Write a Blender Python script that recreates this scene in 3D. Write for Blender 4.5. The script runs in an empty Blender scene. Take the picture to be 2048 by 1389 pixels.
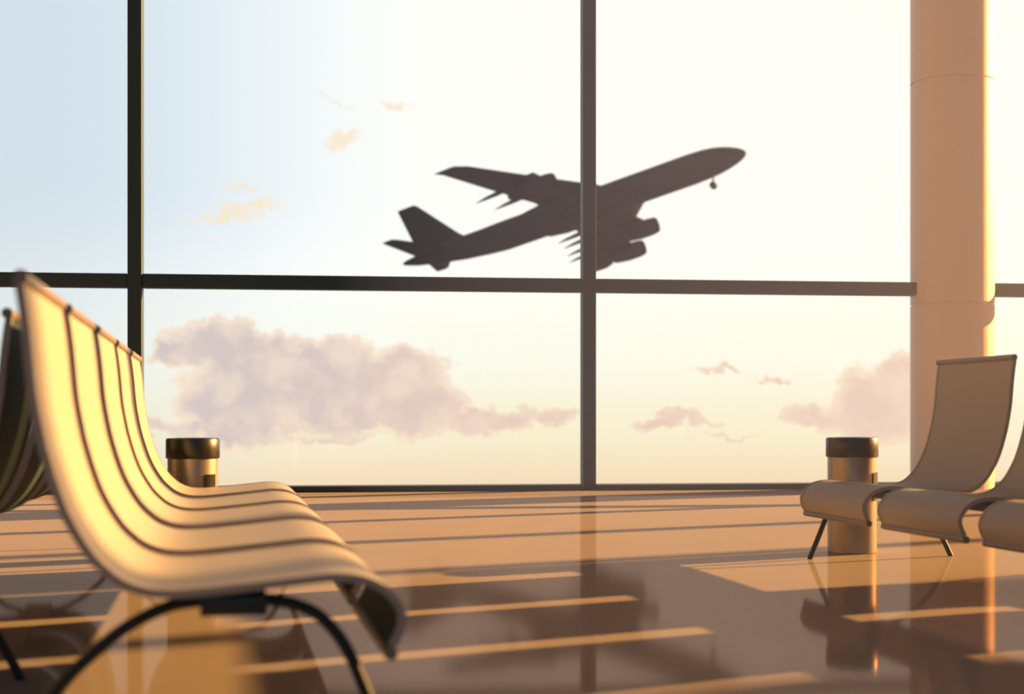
import bpy, bmesh, math, random
from mathutils import Vector, Matrix
random.seed(4)
SC = bpy.context.scene
COL = SC.collection
R = math.radians

# ------------------------------------------------------------------ camera
F_PX = 2844.0                      # focal length in pixels of the 2048 x 1389 frame
HC = 0.612                         # eye height
HORIZON = 832.0                    # image row of the horizon
cam_d = bpy.data.cameras.new('camera'); cam = bpy.data.objects.new('camera', cam_d); COL.objects.link(cam)
cam.location = (0, 0, HC); cam.rotation_euler = (R(90), 0, 0)
cam_d.sensor_width = 36.0; cam_d.sensor_fit = 'HORIZONTAL'
cam_d.lens = F_PX / 2048 * 36.0
cam_d.shift_y = (HORIZON - 694.5) / 2048
cam_d.clip_start = 0.05; cam_d.clip_end = 3000
cam_d.dof.use_dof = True; cam_d.dof.focus_distance = 8.0; cam_d.dof.aperture_fstop = 2.4
SC.camera = cam

# ------------------------------------------------------------------ exposure
vs = SC.view_settings
SC.display_settings.display_device = 'sRGB'
vs.view_transform = 'Standard'; vs.look = 'None'; vs.gamma = 1.0; vs.exposure = 0.0
vs.use_curve_mapping = False

# ------------------------------------------------------------------ sun
SUN_AZ, SUN_EL = R(62.6), R(15.2)
sun_dir = Vector((math.sin(SUN_AZ) * math.cos(SUN_EL), math.cos(SUN_AZ) * math.cos(SUN_EL), math.sin(SUN_EL)))
sd = bpy.data.lights.new('sun', 'SUN'); sd.energy = 20.0; sd.color = (1.0, 0.49, 0.145); sd.angle = R(0.53)
so = bpy.data.objects.new('sun', sd); COL.objects.link(so)
so.rotation_euler = (-sun_dir).to_track_quat('-Z', 'Y').to_euler(); so.location = (40, 20, 20)

# ------------------------------------------------------------------ node helpers
def srgb(r, g, b):
    f = lambda c: c / 12.92 if c <= 0.04045 else ((c + 0.055) / 1.055) ** 2.4
    return (f(r / 255), f(g / 255), f(b / 255), 1.0)

class NT:
    """a small builder for math chains in a node tree"""
    def __init__(self, tree): self.t = tree; self.n = tree.nodes; self.l = tree.links
    def put(self, sock, v):
        if hasattr(v, 'is_output'): self.l.new(v, sock)
        else: sock.default_value = v
    def m(self, op, a, b=0.0, c=None):
        n = self.n.new('ShaderNodeMath'); n.operation = op
        self.put(n.inputs[0], a); self.put(n.inputs[1], b)
        if c is not None: self.put(n.inputs[2], c)
        return n.outputs[0]
    def v(self, op, a, b=(0, 0, 0)):
        n = self.n.new('ShaderNodeVectorMath'); n.operation = op
        self.put(n.inputs[0], a); self.put(n.inputs[1], b)
        return n.outputs['Value'] if op == 'LENGTH' else n.outputs[0]
    def step(self, x, lo, hi):
        n = self.n.new('ShaderNodeMapRange'); n.interpolation_type = 'SMOOTHSTEP'; n.clamp = True
        self.put(n.inputs['Value'], x); n.inputs['From Min'].default_value = lo; n.inputs['From Max'].default_value = hi
        return n.outputs['Result']
    def mix(self, f, a, b):
        n = self.n.new('ShaderNodeMix'); n.data_type = 'RGBA'
        self.put(n.inputs[0], f); self.put(n.inputs[6], a); self.put(n.inputs[7], b)
        return n.outputs[2]
    def noise(self, vec, scale, detail=6, rough=0.55):
        n = self.n.new('ShaderNodeTexNoise'); self.put(n.inputs['Vector'], vec)
        n.inputs['Scale'].default_value = scale; n.inputs['Detail'].default_value = detail
        n.inputs['Roughness'].default_value = rough
        return n

# ------------------------------------------------------------------ sky (azimuth / elevation in degrees)
def sky_deg(x, y):
    az = math.atan((x - 1024) / F_PX)
    return math.degrees(az), math.degrees(math.atan((HORIZON - y) / F_PX * math.cos(az)))
def build_sky():
    w = bpy.data.worlds.new('evening_sky'); SC.world = w; w.use_nodes = True
    t = w.node_tree; t.nodes.clear(); N = NT(t)
    tc = t.nodes.new('ShaderNodeTexCoord'); sep = t.nodes.new('ShaderNodeSeparateXYZ')
    t.links.new(tc.outputs['Generated'], sep.inputs[0])
    x, y, z = sep.outputs
    az = N.m('DEGREES', N.m('ARCTAN2', x, y)); el = N.m('DEGREES', N.m('ARCSINE', z))
    cv = t.nodes.new('ShaderNodeCombineXYZ'); N.put(cv.inputs[0], az); N.put(cv.inputs[1], el)
    P = cv.outputs[0]
    # clear sky: cream at the horizon, white above, cool blue away from the sun
    lo = N.mix(N.step(el, -3.4, -0.2), srgb(250, 224, 190), srgb(255, 247, 218))
    lo = N.mix(N.step(el, -0.8, 2.8), lo, (1.03, 1.03, 0.93, 1))
    col = N.mix(N.step(el, 2.5, 6.5), lo, (1.12, 1.10, 1.05, 1))
    away = N.m('MULTIPLY', N.step(N.m('MULTIPLY', az, -1), -1.5, 21.0), N.step(el, 1.0, 9.5))
    col = N.mix(away, col, srgb(212, 230, 246))
    # cool grey towards the far side
    far = N.step(N.m('MULTIPLY', az, -1), 8.0, 22.0)
    col = N.mix(N.m('MULTIPLY', far, 0.6), col, srgb(216, 226, 230))
    # clouds
    nz = N.noise(P, 0.62, 9, 0.62)
    off = N.v('MULTIPLY', N.v('SUBTRACT', nz.outputs['Color'], (0.5, 0.5, 0.5)), (2.9, 2.4, 0))
    nz2 = N.noise(P, 2.4, 8, 0.68)
    off2 = N.v('MULTIPLY', N.v('SUBTRACT', nz2.outputs['Color'], (0.5, 0.5, 0.5)), (0.8, 0.7, 0))
    PW = N.v('ADD', P, N.v('ADD', off, off2))
    def blobs(lst):
        acc = None
        for (px, py, rx, ry) in lst:
            a, e = sky_deg(px, py)
            q = N.v('MULTIPLY', N.v('SUBTRACT', PW, (a, e, 0)), (1 / (rx / 49.6), 1 / (ry / 49.6), 0))
            d = N.m('SUBTRACT', 1.25, N.v('LENGTH', q))
            acc = d if acc is None else N.m('MAXIMUM', acc, d)
        return acc
    grey = blobs([(430, 690, 80, 50), (360, 712, 66, 26), (520, 725, 110, 52), (640, 735, 130, 60), (790, 755, 95, 55),
                  (470, 805, 100, 75), (570, 815, 150, 62), (700, 795, 110, 72), (720, 838, 130, 28), (845, 812, 95, 52),
                  (960, 840, 130, 24), (1085, 835, 80, 16), (340, 856, 70, 14), (480, 866, 90, 18), (640, 872, 110, 12),
                  (1335, 842, 58, 16), (1610, 840, 55, 22), (1760, 790, 75, 55), (1730, 842, 95, 40), (1805, 755, 60, 36),
                  (1430, 742, 50, 6), (1450, 877, 60, 5), (1555, 750, 36, 6), (1380, 850, 60, 7)])
    edge = N.step(grey, 0.0, 0.16); core = N.step(grey, 0.10, 0.62)
    col = N.mix(N.m('MULTIPLY', edge, 0.8), col, srgb(253, 228, 205))
    shade = N.mix(N.step(az, -14.0, 4.0), srgb(218, 203, 200), srgb(238, 210, 197))
    col = N.mix(N.m('MULTIPLY', core, N.m('MULTIPLY_ADD', N.step(N.noise(P, 0.6, 5, 0.55).outputs['Fac'], 0.36, 0.60), 0.6, 0.4)), col, shade)
    warm = blobs([(450, 436, 75, 13), (500, 418, 60, 12), (690, 272, 38, 20), (790, 206, 38, 10), (675, 203, 28, 3),
                  (620, 870, 90, 8), (760, 868, 70, 8), (470, 380, 40, 6)])
    col = N.mix(N.m('MULTIPLY', N.step(warm, 0.0, 0.8), 0.8), col, srgb(255, 236, 205))
    # the sky dims upwards and away from the sunset, and glows orange towards the sun
    col = N.mix(N.step(el, 15.5, 38.0), col, (0.15, 0.18, 0.23, 1))
    col = N.mix(N.m('MULTIPLY', N.step(az, 21.0, 40.0), N.step(N.m('MULTIPLY', el, -1), -40.0, -12.0)), col, (0.95, 0.55, 0.26, 1))
    col = N.mix(N.step(N.m('MULTIPLY', az, -1), 21.0, 50.0), col, (0.20, 0.24, 0.28, 1))
    # dull apron far below the horizon, dusk sky behind the building
    col = N.mix(N.step(N.m('MULTIPLY', el, -1), 4.0, 12.0), col, (0.16, 0.12, 0.09, 1))
    col = N.mix(N.step(N.m('ABSOLUTE', az), 80.0, 140.0), col, (0.14, 0.22, 0.30, 1))
    bg = t.nodes.new('ShaderNodeBackground'); N.put(bg.inputs[0], col); bg.inputs[1].default_value = 1.0
    o = t.nodes.new('ShaderNodeOutputWorld'); t.links.new(bg.outputs[0], o.inputs[0])
build_sky()

# ------------------------------------------------------------------ materials
def mat(name, base, rough=0.5, metal=0.0, spec=0.5, var=0.0, scale=8.0, bump=0.0, stretch=None):
    m = bpy.data.materials.new(name); m.use_nodes = True
    t = m.node_tree; N = NT(t); b = t.nodes['Principled BSDF']
    b.inputs['Roughness'].default_value = rough; b.inputs['Metallic'].default_value = metal
    b.inputs['Specular IOR Level'].default_value = spec
    tc = t.nodes.new('ShaderNodeTexCoord'); vec = tc.outputs['Object']
    if stretch: vec = N.v('MULTIPLY', vec, stretch)
    nz = N.noise(vec, scale, 5, 0.6)
    lo = tuple(c * (1 - var) for c in base[:3]) + (1,); hi = tuple(min(1, c * (1 + var)) for c in base[:3]) + (1,)
    t.links.new(N.mix(nz.outputs['Fac'], lo, hi), b.inputs['Base Color'])
    if bump:
        bp = t.nodes.new('ShaderNodeBump'); bp.inputs['Strength'].default_value = bump; bp.inputs['Distance'].default_value = 0.002
        t.links.new(nz.outputs['Fac'], bp.inputs['Height']); t.links.new(bp.outputs[0], b.inputs['Normal'])
    return m
M = {}
M['sling'] = mat('cream_sling', (0.39, 0.372, 0.34), 0.55, 0, 0.3, 0.06, 60, 0.1)
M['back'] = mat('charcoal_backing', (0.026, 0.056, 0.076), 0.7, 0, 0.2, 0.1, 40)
M['rail'] = mat('grey_brown_rail', (0.36, 0.33, 0.31), 0.5, 0.0, 0.4, 0.05, 20)
M['tube'] = mat('satin_tube', (0.24, 0.20, 0.17), 0.45, 0.3, 0.5, 0.05, 20)
M['black'] = mat('black_metal', (0.016, 0.028, 0.034), 0.45, 0.0, 0.4, 0.1, 15)
M['leg'] = mat('dark_leg', (0.013, 0.026, 0.032), 0.5, 0.0, 0.3, 0.08, 15)
M['frame'] = mat('blue_grey_aluminium', (0.030, 0.062, 0.088), 0.5, 0.0, 0.4, 0.08, 3)
M['column'] = mat('column_cladding', (0.86, 0.74, 0.65), 0.4, 0.0, 0.4, 0.03, 2)
M['steel'] = mat('brushed_steel', (0.34, 0.31, 0.29), 0.36, 0.8, 0.5, 0.16, 40, 0.15, (1, 1, 0.15))
M['cap'] = mat('dark_bronze', (0.055, 0.058, 0.058), 0.33, 0.8, 0.5, 0.2, 60, 0.15)
M['plane'] = mat('backlit_paint', (0.055, 0.032, 0.024), 0.6, 0, 0.2, 0.06, 0.3)  # backlit shade of a pale airliner, put into one dark base colour
M['plaster'] = mat('plaster', (0.34, 0.30, 0.27), 0.8, 0, 0.2, 0.05, 1.2)
M['ceiling'] = mat('ceiling_panel', (0.22, 0.20, 0.19), 0.8, 0, 0.2, 0.05, 1.2)

def floor_mat():
    m = bpy.data.materials.new('polished_stone'); m.use_nodes = True
    t = m.node_tree; t.nodes.clear(); N = NT(t)
    tc = t.nodes.new('ShaderNodeTexCoord'); nz = N.noise(tc.outputs['Object'], 1.6, 8, 0.65)
    d = t.nodes.new('ShaderNodeBsdfDiffuse')
    t.links.new(N.mix(nz.outputs['Fac'], (0.32, 0.28, 0.26, 1), (0.38, 0.33, 0.30, 1)), d.inputs['Color'])
    g = t.nodes.new('ShaderNodeBsdfGlossy'); g.inputs['Color'].default_value = (1.0, 0.70, 0.56, 1); g.inputs['Roughness'].default_value = 0.062
    mx = t.nodes.new('ShaderNodeMixShader'); mx.inputs[0].default_value = 0.15
    o = t.nodes.new('ShaderNodeOutputMaterial')
    t.links.new(d.outputs[0], mx.inputs[1]); t.links.new(g.outputs[0], mx.inputs[2]); t.links.new(mx.outputs[0], o.inputs[0])
    return m
M['floor'] = floor_mat()
def glass_mat():
    m = bpy.data.materials.new('window_glass'); m.use_nodes = True
    t = m.node_tree; t.nodes.clear()
    a = t.nodes.new('ShaderNodeBsdfTransparent'); a.inputs[0].default_value = (0.985, 0.99, 0.985, 1)
    g = t.nodes.new('ShaderNodeBsdfGlossy'); g.inputs['Roughness'].default_value = 0.0; g.inputs['Color'].default_value = (0.9, 0.95, 0.95, 1)
    mx = t.nodes.new('ShaderNodeMixShader'); mx.inputs[0].default_value = 0.012
    o = t.nodes.new('ShaderNodeOutputMaterial')
    t.links.new(a.outputs[0], mx.inputs[1]); t.links.new(g.outputs[0], mx.inputs[2]); t.links.new(mx.outputs[0], o.inputs[0])
    return m
M['glass'] = glass_mat()

# ------------------------------------------------------------------ mesh helpers
def link(name, bm, m, parent=None, smooth=False, angle=35):
    bmesh.ops.recalc_face_normals(bm, faces=bm.faces)
    me = bpy.data.meshes.new(name); bm.to_mesh(me); bm.free()
    me.materials.append(M[m] if isinstance(m, str) else m)
    if smooth:
        for p in me.polygons: p.use_smooth = True
        me.set_sharp_from_angle(angle=R(angle))
    o = bpy.data.objects.new(name, me); COL.objects.link(o)
    if parent is not None: o.parent = parent
    return o
def box(bm, lo, hi, bevel=0.0, mtx=None):
    r = bmesh.ops.create_cube(bm, size=1.0); vs_ = r['verts']
    for v in vs_: v.co = Vector([lo[i] + (v.co[i] + 0.5) * (hi[i] - lo[i]) for i in range(3)])
    if bevel:
        es = list({e for v in vs_ for e in v.link_edges})
        rb = bmesh.ops.bevel(bm, geom=es, offset=bevel, segments=2, affect='EDGES', profile=0.5)
        vs_ = rb['verts']
    if mtx is not None: bmesh.ops.transform(bm, matrix=mtx, verts=vs_)
    return bm
def tube(bm, pts, rad, seg=14, cap=True):
    pts = [Vector(p) for p in pts]; rings = []
    n = len(pts); up = None
    for i, p in enumerate(pts):
        t = (pts[min(i + 1, n - 1)] - pts[max(i - 1, 0)]).normalized()
        if up is None:
            up = t.orthogonal().normalized()
        else:
            up = (up - t * up.dot(t)).normalized()
        s = t.cross(up); r = rad[i] if isinstance(rad, (list, tuple)) else rad
        rings.append([bm.verts.new(p + (up * math.cos(2 * math.pi * k / seg) + s * math.sin(2 * math.pi * k / seg)) * r) for k in range(seg)])
    for a, b in zip(rings, rings[1:]):
        for k in range(seg): bm.faces.new((a[k], a[(k + 1) % seg], b[(k + 1) % seg], b[k]))
    if cap: bm.faces.new(rings[0][::-1]); bm.faces.new(rings[-1])
    return bm
def lathe(bm, prof, seg=64, c=(0, 0), a0=0.0, a1=2 * math.pi):
    """prof: list of (radius, z)"""
    full = abs(a1 - a0 - 2 * math.pi) < 1e-6; n = seg if full else seg + 1
    rings = []
    for r, z in prof:
        rings.append([bm.verts.new((c[0] + r * math.cos(a0 + (a1 - a0) * k / seg), c[1] + r * math.sin(a0 + (a1 - a0) * k / seg), z)) for k in range(n)])
    for a, b in zip(rings, rings[1:]):
        for k in range(seg): bm.faces.new((a[k], a[(k + 1) % n], b[(k + 1) % n], b[k]))
    if full: bm.faces.new(rings[0][::-1]); bm.faces.new(rings[-1])
    return bm
def smooth_path(pts, n=60):
    """Catmull-Rom through 2D or 3D points, resampled evenly"""
    P = [Vector(p) for p in pts]; P = [P[0] * 2 - P[1]] + P + [P[-1] * 2 - P[-2]]
    out = []
    for i in range(1, len(P) - 2):
        for k in range(12):
            t = k / 12; a, b, c, d = P[i - 1:i + 3]
            out.append(0.5 * ((2 * b) + (c - a) * t + (2 * a - 5 * b + 4 * c - d) * t * t + (3 * b - a - 3 * c + d) * t ** 3))
    out.append(P[-2])
    L = [0.0]
    for a, b in zip(out, out[1:]): L.append(L[-1] + (b - a).length)
    res = []; j = 0
    for k in range(n + 1):
        s = L[-1] * k / n
        while j < len(L) - 2 and L[j + 1] < s: j += 1
        f = (s - L[j]) / max(1e-9, L[j + 1] - L[j]); res.append(out[j].lerp(out[j + 1], min(1, max(0, f))))
    return res
def ribbon(bm, prof, thick, y0, y1, bevel=0.0):
    """a solid sheet: the 2D profile (x, z) thickened downwards along its normal and extruded from y0 to y1"""
    top, bot = [], []
    n = len(prof)
    for i, p in enumerate(prof):
        t = (prof[min(i + 1, n - 1)] - prof[max(i - 1, 0)]).normalized(); nn = Vector((t.y, -t.x))
        top.append(p); bot.append(p + nn * thick)
    loop = top + bot[::-1]
    A = [bm.verts.new((p.x, y0, p.y)) for p in loop]; B = [bm.verts.new((p.x, y1, p.y)) for p in loop]
    m = len(loop)
    for i in range(m): bm.faces.new((A[i], A[(i + 1) % m], B[(i + 1) % m], B[i]))
    for V in (A, B):
        for i in range(n - 1): bm.faces.new((V[i], V[i + 1], V[m - 2 - i], V[m - 1 - i]))
    return bm
def tag(o, label=None, cat=None, group=None, kind=None):
    if label: o['label'] = label
    if cat: o['category'] = cat
    if group: o['group'] = group
    if kind: o['kind'] = kind
    return o
def empty(name, loc=(0, 0, 0), rz=0.0):
    o = bpy.data.objects.new(name, None); COL.objects.link(o); o.location = loc; o.rotation_euler = (0, 0, rz)
    o.empty_display_size = 0.1
    return o
def copy_tree(o, parent=None):
    c = o.copy(); COL.objects.link(c)
    if parent is not None: c.parent = parent
    for ch in list(o.children): copy_tree(ch, c)
    return c

# ------------------------------------------------------------------ the hall
PSI = R(6.6); WD = Vector((math.cos(PSI), math.sin(PSI), 0)); W0 = Vector((0.63, 11.76, 0))
def wp(s, z=0.0, d=0.0):                      # a point on the window line; d = metres out of the hall
    return W0 + WD * s + Vector((-WD.y, WD.x, 0)) * d + Vector((0, 0, z))
WM = Matrix.Translation(W0) @ Matrix.Rotation(PSI, 4, 'Z')      # window frame: x along, y outwards, z up
H = 9.2
S0, S1 = -9.5, 38.0
def structure(o): return tag(o, kind='structure')
def quad_slab(name, pts, z0, z1, m):
    bm = bmesh.new()
    A = [bm.verts.new((p[0], p[1], z0)) for p in pts]; B = [bm.verts.new((p[0], p[1], z1)) for p in pts]
    bm.faces.new(A[::-1]); bm.faces.new(B); n = len(pts)
    for i in range(n): bm.faces.new((A[i], A[(i + 1) % n], B[(i + 1) % n], B[i]))
    return structure(link(name, bm, m))
BACK = -5.0
a, b = wp(S0, 0, 0.10), wp(S1, 0, 0.10)
hall = [(a.x, BACK), (b.x, BACK), (b.x, b.y), (a.x, a.y)]
quad_slab('floor', hall, -0.2, 0.0, 'floor')
quad_slab('ceiling', hall, H, H + 0.2, 'ceiling')
quad_slab('wall_left', [(a.x - 0.2, BACK), (a.x, BACK), (a.x, a.y), (a.x - 0.2, a.y)], 0, H, 'plaster')
quad_slab('wall_right', [(b.x, BACK), (b.x + 0.2, BACK), (b.x + 0.2, b.y), (b.x, b.y)], 0, H, 'plaster')

# mullions, rails, panes
COL_S = 3.142; COL_R = 0.345; MW = 0.055
mull = [-7.31, -3.655, 0.0]
s = COL_S + 3.655
while s < S1 - 1: mull.append(s); s += 3.655
for i, s in enumerate(mull):
    bm = bmesh.new(); box(bm, (s - MW, -0.07, 0), (s + MW, 0.07, H), 0.004, WM)
    structure(link('trim_%d' % (i + 1), bm, 'frame'))
def bay(n, s0, s1):
    bm = bmesh.new()
    box(bm, (s0, -0.15, 0), (s1, 0.066, 0.047), 0.003, WM)
    box(bm, (s0, -0.066, H - 0.12), (s1, 0.066, H), 0.003, WM)
    w = structure(link('window_%d' % n, bm, 'frame'))
    bm = bmesh.new(); box(bm, (s0, -0.062, 1.630), (s1, 0.062, 1.742), 0.012, WM)
    link('transom', bm, 'frame', w)
    for z0, z1 in ((0.047, 1.630), (1.742, H - 0.12)):
        bm = bmesh.new(); box(bm, (s0, -0.006, z0), (s1, 0.006, z1), 0, WM)
        link('glass_pane', bm, 'glass', w)
edges = []
prev = S0
for s in sorted(mull + [COL_S]):
    hw = COL_R * 0.93 if s == COL_S else MW
    edges.append((prev, s - hw)); prev = s + hw
edges.append((prev, S1))
for i, (p, q) in enumerate(edges): bay(i + 1, p, q)

# unseen glazed back side, added so cool dusk light fills the hall
def back_fill_bay(n, x0, x1):
    bm = bmesh.new()
    box(bm, (x0, BACK - 0.07, 0), (x1, BACK + 0.07, 0.05)); box(bm, (x0, BACK - 0.07, H - 0.12), (x1, BACK + 0.07, H))
    box(bm, (x0, BACK - 0.07, 0.05), (x0 + 0.1, BACK + 0.07, H - 0.12))
    w = structure(link('window_%d' % n, bm, 'frame'))
    bm = bmesh.new(); box(bm, (x0 + 0.1, BACK - 0.006, 0.05), (x1, BACK + 0.006, H - 0.12)); link('glass_pane', bm, 'glass', w)
nb = 11
for i in range(nb): back_fill_bay(len(edges) + 1 + i, a.x + (b.x - a.x) * i / nb, a.x + (b.x - a.x) * (i + 1) / nb)

# round column with seams between its cladding rings
def column():
    prof = []; seams = [1.557, 3.44, 5.32, 7.2]
    prof.append((COL_R, 0.0))
    for z in seams:
        g = 0.008
        prof += [(COL_R, z - g), (COL_R - 0.014, z - g + 0.002), (COL_R - 0.014, z + g - 0.002), (COL_R, z + g)]
    prof.append((COL_R, H))
    bm = bmesh.new(); lathe(bm, prof, 96)
    o = link('trim_column', bm, 'column', smooth=True, angle=30); o.location = wp(COL_S)
    return structure(o)
column().name = 'trim_%d' % (len(mull) + 1)

# thin haze in the hall
def haze():
    m = bpy.data.materials.new('air_haze'); m.use_nodes = True
    t = m.node_tree; t.nodes.clear()
    v = t.nodes.new('ShaderNodeVolumeScatter'); v.inputs['Color'].default_value = (0.62, 0.66, 1.0, 1)
    v.inputs['Density'].default_value = 0.0155; v.inputs['Anisotropy'].default_value = 0.72
    o = t.nodes.new('ShaderNodeOutputMaterial'); t.links.new(v.outputs[0], o.inputs['Volume'])
    bm = bmesh.new(); A = []
    a, b = wp(S0 + 0.05, 0, -0.1), wp(S1 - 0.05, 0, -0.1)
    c = wp(-2.07, 0, -0.1)
    pts = [(2.2, BACK + 0.05), (b.x, BACK + 0.05), (b.x, b.y), (c.x, c.y)]          # thickest on the sunset side of the hall
    A = [bm.verts.new((p[0], p[1], 0.002)) for p in pts]; B = [bm.verts.new((p[0], p[1], H - 0.02)) for p in pts]
    bm.faces.new(A[::-1]); bm.faces.new(B)
    for i in range(4): bm.faces.new((A[i], A[(i + 1) % 4], B[(i + 1) % 4], B[i]))
    o = link('haze', bm, m)
    tag(o, kind='structure')
haze()

# ------------------------------------------------------------------ benches
PHI = math.atan(584 / F_PX); CP, SP = math.cos(PHI), math.sin(PHI)
def row(X, Y, z=0.0): return Vector((X * CP - Y * SP, X * SP + Y * CP, z))    # bench rows run along Y of this turned frame
TRACE = [(-0.3255, 0.842), (-0.319, 0.80), (-0.3125, 0.7454), (-0.304, 0.6548), (-0.2914, 0.5826), (-0.2826, 0.5448), (-0.2649, 0.4856),
         (-0.2438, 0.4333), (-0.2114, 0.3793), (-0.1828, 0.3487), (-0.158, 0.330), (-0.125, 0.317), (-0.09, 0.3125), (-0.0378, 0.3135),
         (0.0738, 0.3235), (0.15, 0.331), (0.1976, 0.3345), (0.2452, 0.3293), (0.284, 0.3124), (0.3114, 0.2844), (0.323, 0.2567),
         (0.317, 0.226), (0.303, 0.2015)]
PROF = smooth_path(TRACE, 72)
PITCH, SEAT_W, NSEAT = 0.735, 0.607, 5
LENGTH = PITCH * (NSEAT - 1) + SEAT_W
def make_bench():
    root = empty('bench')
    # one seat
    def seat():
        bm = bmesh.new(); ribbon(bm, PROF, 0.005, 0.012, SEAT_W - 0.012)
        st = link('seat', bm, 'sling', root, True, 40)
        low = []; n = len(PROF)
        for i, p in enumerate(PROF):
            t = (PROF[min(i + 1, n - 1)] - PROF[max(i - 1, 0)]).normalized(); low.append(p + Vector((t.y, -t.x)) * 0.0055)
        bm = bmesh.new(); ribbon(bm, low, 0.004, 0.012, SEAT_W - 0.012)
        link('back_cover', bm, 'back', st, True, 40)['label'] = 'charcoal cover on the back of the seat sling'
        for y0, y1 in ((0.0, 0.014), (SEAT_W - 0.014, SEAT_W)):
            bm = bmesh.new()
            up = []
            n = len(PROF)
            for i, p in enumerate(PROF):
                t = (PROF[min(i + 1, n - 1)] - PROF[max(i - 1, 0)]).normalized(); up.append(p - Vector((t.y, -t.x)) * 0.0015)
            ribbon(bm, up, 0.0150, y0, y1)
            link('side_rail', bm, 'rail', st, True, 40)
        for p in (Vector((-0.327, 0.845)), Vector((0.2955, 0.1915))):
            bm = bmesh.new(); tube(bm, [(p.x, -0.004, p.y), (p.x, SEAT_W + 0.004, p.y)], 0.0122, 20)
            link('edge_tube', bm, 'tube', st, True, 40)
        return st
    first = seat()
    for k in range(1, NSEAT):
        c = copy_tree(first, root); c.location = (0, k * PITCH, 0)
    # beam under the seats
    bm = bmesh.new(); box(bm, (-0.0336, 0.0, 0.2655), (0.0807, LENGTH, 0.300), 0.004)
    link('support_beam', bm, 'black', root, True, 40)
    # arched legs at both ends
    half = [(0.0807, 0.2850), (0.1279, 0.2760), (0.1711, 0.2560), (0.2059, 0.2197), (0.2321, 0.1750), (0.254, 0.1224), (0.281, 0.06), (0.307, 0.0)]
    rear = [(-0.350, 0.0), (-0.3135, 0.072), (-0.2721, 0.1431), (-0.2154, 0.1992), (-0.1582, 0.2440), (-0.0921, 0.2760), (-0.0336, 0.2855)]
    path = smooth_path([Vector(p) for p in rear + [(0.024, 0.287)] + half], 60)
    for y in (0.065, LENGTH - 0.065):
        bm = bmesh.new(); tube(bm, [(p.x, y, max(p.y, 0.0)) for p in path], 0.0112, 16)
        link('leg', bm, 'leg', root, True, 40)
    return root
GROUP = 'rows of sling seats in the waiting hall'
b1 = make_bench(); b1.location = row(0.0, 2.5); b1.rotation_euler.z = PHI
tag(b1, 'cream sling seat bench in full sunlight, its backrests glowing yellow, nearest to the camera', 'bench', GROUP)
b2 = copy_tree(b1); b2.location = row(2.77, 5.75); b2.rotation_euler.z = PHI + math.pi
tag(b2, 'shaded taupe sling seat bench before the round column, facing the sunlit bench', 'bench', GROUP)
b3 = copy_tree(b1); b3.location = row(-0.800, 3.39 + LENGTH); b3.rotation_euler.z = PHI + math.pi
tag(b3, 'dark backed sling seat bench standing back to back behind the sunlit yellow bench', 'bench', GROUP)
b4 = copy_tree(b1); b4.location = row(3.57, 1.53); b4.rotation_euler.z = PHI
tag(b4, 'sling seat bench turned away behind the shaded bench, facing the low sun', 'bench', GROUP)

# ------------------------------------------------------------------ litter bins
def make_bin():
    root = empty('litter_bin')
    r = 0.1075; hb = 0.430
    bm = bmesh.new(); lathe(bm, [(r - 0.003, 0.0), (r, 0.003), (r, hb)], 64); link('body', bm, 'steel', root, True, 40)
    rc = 0.115; top = 0.515
    bm = bmesh.new()
    lathe(bm, [(r - 0.01, hb - 0.003), (rc - 0.003, hb - 0.003), (rc, hb + 0.001), (rc, top - 0.008), (rc - 0.003, top - 0.002), (rc - 0.009, top), (rc - 0.030, top),
               (rc - 0.034, top - 0.004), (rc - 0.036, top - 0.03)], 64)
    link('lid_ring', bm, 'cap', root, True, 40)
    bm = bmesh.new(); lathe(bm, [(r + 0.0045, 0.235), (r + 0.0045, 0.360)], 12, a0=R(-45), a1=R(-13))
    bmesh.ops.solidify(bm, geom=bm.faces[:], thickness=0.006)
    link('side_plate', bm, 'black', root, True, 40)
    return root
n1 = make_bin(); n1.location = (1.524, 6.375, 0); n1.rotation_euler.z = R(-2)
tag(n1, 'steel litter bin with dark lid ring beyond the shaded bench, left of the column', 'litter bin', 'litter bins at the bench ends')
n2 = copy_tree(n1); n2.location = (-1.385, 6.17, 0); n2.rotation_euler.z = R(-6)
tag(n2, 'dark litter bin half hidden behind the far end of the sunlit yellow bench', 'litter bin', 'litter bins at the bench ends')

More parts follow.
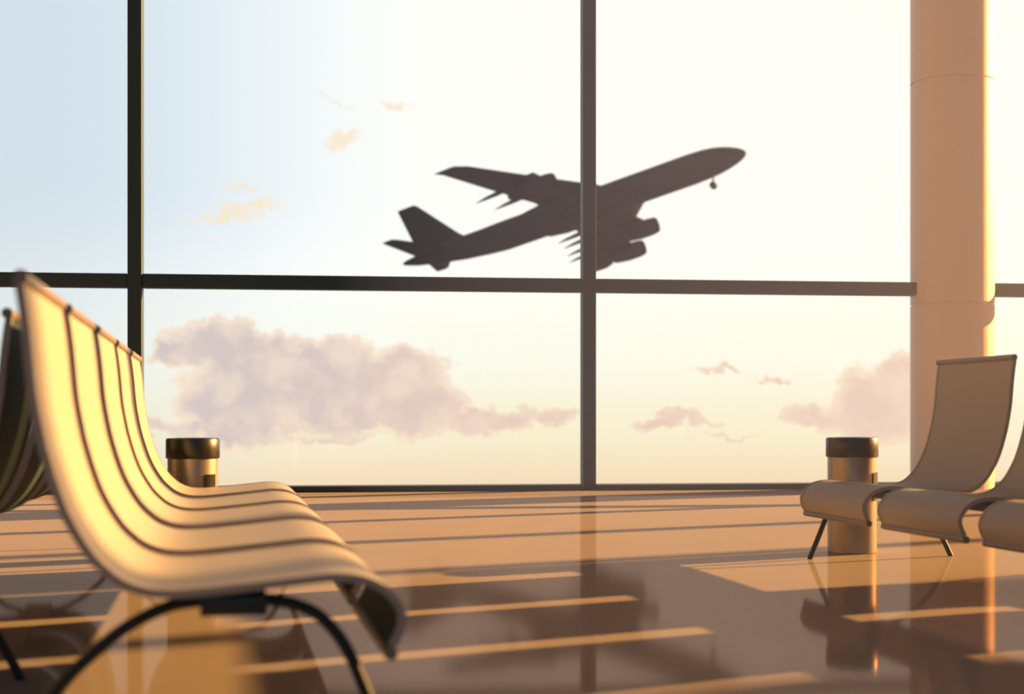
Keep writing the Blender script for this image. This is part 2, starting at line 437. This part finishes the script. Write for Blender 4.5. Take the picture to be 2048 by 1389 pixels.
# ------------------------------------------------------------------ airliner taking off
def make_plane():
    root = empty('airliner')
    tag(root, 'four engined jet airliner climbing in the bright sky beyond the window', 'airplane')
    L = 63.7; rf = 2.52
    # fuselage: rings along x (tail 0, nose L)
    st = [(0.0, 0.25, 1.35), (1.0, 0.55, 1.25), (3.0, 0.95, 1.05), (7.0, 1.5, 0.75), (12.0, 2.05, 0.40), (17.0, 2.35, 0.10), (20.0, rf, 0.0), (28, rf, 0), (40, rf, 0), (50, rf, 0),
          (54.5, rf, 0.0), (57.0, 2.42, 0.0), (59.0, 2.2, -0.05), (60.6, 1.84, -0.13), (61.9, 1.42, -0.22), (62.8, 1.05, -0.3), (63.5, 0.6, -0.36), (63.9, 0.15, -0.4)]
    bm = bmesh.new(); seg = 32; rings = []
    for x, r, z in st:
        rings.append([bm.verts.new((x, r * math.sin(2 * math.pi * k / seg), z + r * math.cos(2 * math.pi * k / seg))) for k in range(seg)])
    for p, q in zip(rings, rings[1:]):
        for k in range(seg): bm.faces.new((p[k], p[(k + 1) % seg], q[(k + 1) % seg], q[k]))
    bm.faces.new(rings[0][::-1]); bm.faces.new(rings[-1])
    fus = link('fuselage', bm, 'plane', root, True, 50)
    # belly fairing
    bm = bmesh.new(); rings = []
    for x, w in ((26, 0.05), (28, 0.6), (31, 0.95), (40, 1.0), (43, 0.7), (45.5, 0.05)):
        rings.append([bm.verts.new((x, 2.7 * w ** 0.5 * math.sin(2 * math.pi * k / 24), -1.5 + (1.6 * w ** 0.5) * math.cos(2 * math.pi * k / 24))) for k in range(24)])
    for p, q in zip(rings, rings[1:]):
        for k in range(24): bm.faces.new((p[k], p[(k + 1) % 24], q[(k + 1) % 24], q[k]))
    bm.faces.new(rings[0][::-1]); bm.faces.new(rings[-1])
    link('belly_fairing', bm, 'plane', fus, True, 50)
    def foil(bm, secs):
        """secs: (leading edge x, trailing edge x, (y,z), thickness, normal)"""
        rr = []
        for xl, xt, y, z, th, nrm in secs:
            c = xl - xt; ring = []
            for f, h in ((0, 0), (0.06, 0.55), (0.25, 1.0), (0.5, 0.85), (0.8, 0.35), (1, 0.03)):
                ring.append(Vector((xl - c * f, y, z)) + nrm * th * 0.5 * h)
            for f, h in ((1, 0.03), (0.8, 0.3), (0.5, 0.7), (0.25, 0.8), (0.06, 0.45)):
                ring.append(Vector((xl - c * f, y, z)) - nrm * th * 0.5 * h)
            rr.append([bm.verts.new(v) for v in ring])
        n = len(rr[0])
        for p, q in zip(rr, rr[1:]):
            for k in range(n): bm.faces.new((p[k], p[(k + 1) % n], q[(k + 1) % n], q[k]))
        bm.faces.new(rr[0][::-1]); bm.faces.new(rr[-1])
    Z = Vector((0, 0, 1)); Y = Vector((0, 1, 0))
    def le(y): return 45.5 - (abs(y) - 2) * 0.625      # wing leading edge
    for sg in (1, -1):
        bm = bmesh.new()
        foil(bm, [(46.5, 31.5, 0, -1.5, 1.7, Z), (le(2.6), 31.5, sg * 2.6, -1.4, 1.5, Z), (le(10), 30.6, sg * 10, -0.8, 1.0, Z),
                  (le(20), 27.3, sg * 20, -0.45, 0.6, Z), (le(29.3), 24.2, sg * 29.3, 0.0, 0.28, Z), (le(30.6) - 0.8, 23.2, sg * 30.6, 0.1, 0.12, Z)])
        wg = link('wing', bm, 'plane', root, True, 40)
        for y, xt, zz in ((5.8, 31.2, -1.55), (9.6, 30.7, -1.25), (14.5, 29.2, -0.85), (18.5, 27.9, -0.55)):
            bm = bmesh.new()
            tube(bm, [(xt + 4.0, sg * y, zz + 0.3), (xt + 2.5, sg * y, zz - 0.1), (xt, sg * y, zz - 0.3), (xt - 2.2, sg * y, zz - 0.45), (xt - 4.0, sg * y, zz - 0.65)], [0.12, 0.36, 0.38, 0.25, 0.04], 12)
            link('flap_fairing', bm, 'plane', wg, True, 50)
        for y, zz in ((9.6, -3.3), (19.4, -2.6)):
            xl = le(y); bm = bmesh.new()
            prof = [(-4.6, 0.35), (-3.6, 0.62), (-2.4, 0.95), (-2.35, 1.2), (0.2, 1.52), (2.2, 1.5), (3.2, 1.36), (3.5, 1.22), (3.3, 1.10), (2.6, 1.06), (1.8, 1.05), (1.75, 0.05)]
            rr = [[bm.verts.new((xl + px_, sg * y + r * math.sin(2 * math.pi * k / 24), zz + r * math.cos(2 * math.pi * k / 24))) for k in range(24)] for px_, r in prof]
            for p, q in zip(rr, rr[1:]):
                for k in range(24): bm.faces.new((p[k], p[(k + 1) % 24], q[(k + 1) % 24], q[k]))
            bm.faces.new(rr[0][::-1]); bm.faces.new(rr[-1])
            en = link('engine', bm, 'plane', root, True, 50)
            bm = bmesh.new()
            zt = -1.4 + (y - 2) * 0.075
            A = [(xl + 1.6, zz + 1.35), (xl + 0.3, zt + 0.05), (xl - 4.2, zt - 0.1), (xl - 4.4, zt - 0.5), (xl - 3.0, zz + 0.7), (xl - 1.0, zz + 1.2)]
            P1 = [bm.verts.new((x, sg * y - 0.22, z)) for x, z in A]; P2 = [bm.verts.new((x, sg * y + 0.22, z)) for x, z in A]
            bm.faces.new(P1); bm.faces.new(P2[::-1])
            for k in range(len(A)): bm.faces.new((P1[k], P1[(k + 1) % len(A)], P2[(k + 1) % len(A)], P2[k]))
            link('pylon', bm, 'plane', en)
        bm = bmesh.new()
        foil(bm, [(10.6, 3.6, 0, 1.0, 0.8, Z), (9.6, 3.6, sg * 1.4, 1.1, 0.7, Z), (4.3, 1.7, sg * 9.2, 1.9, 0.3, Z), (3.6, 1.6, sg * 9.8, 2.0, 0.12, Z)])
        link('tailplane', bm, 'plane', root, True, 40)
    bm = bmesh.new()
    foil(bm, [(13.4, 3.0, 0, 1.9, 0.9, Y), (11.6, 2.9, 0, 3.4, 0.8, Y), (4.6, 0.6, 0, 10.9, 0.45, Y), (3.9, 0.5, 0, 11.4, 0.15, Y)])
    link('tail_fin', bm, 'plane', root, True, 40)
    bm = bmesh.new(); tube(bm, [(57.9, 0, -2.0), (57.5, 0, -3.9)], 0.16, 10)
    ng = link('nose_gear', bm, 'plane', root, True, 40)
    for sg in (-0.32, 0.32):
        bm = bmesh.new(); lathe(bm, [(0.2, -0.16), (0.5, -0.17), (0.56, -0.08), (0.56, 0.08), (0.5, 0.17), (0.2, 0.16)], 24)
        bmesh.ops.rotate(bm, cent=(0, 0, 0), matrix=Matrix.Rotation(R(90), 3, 'X'), verts=bm.verts[:])
        bmesh.ops.translate(bm, vec=(57.5, sg, -3.9), verts=bm.verts[:])
        link('wheel', bm, 'plane', ng, True, 40)
    rot = Matrix(((0.8827, 0.4376, -0.1711), (-0.3893, 0.8851, 0.2552), (0.2631, -0.1586, 0.9516)))
    root.matrix_world = Matrix.Translation((-19.0, 252.341, 26.3)) @ rot.to_4x4()
    return root
make_plane()
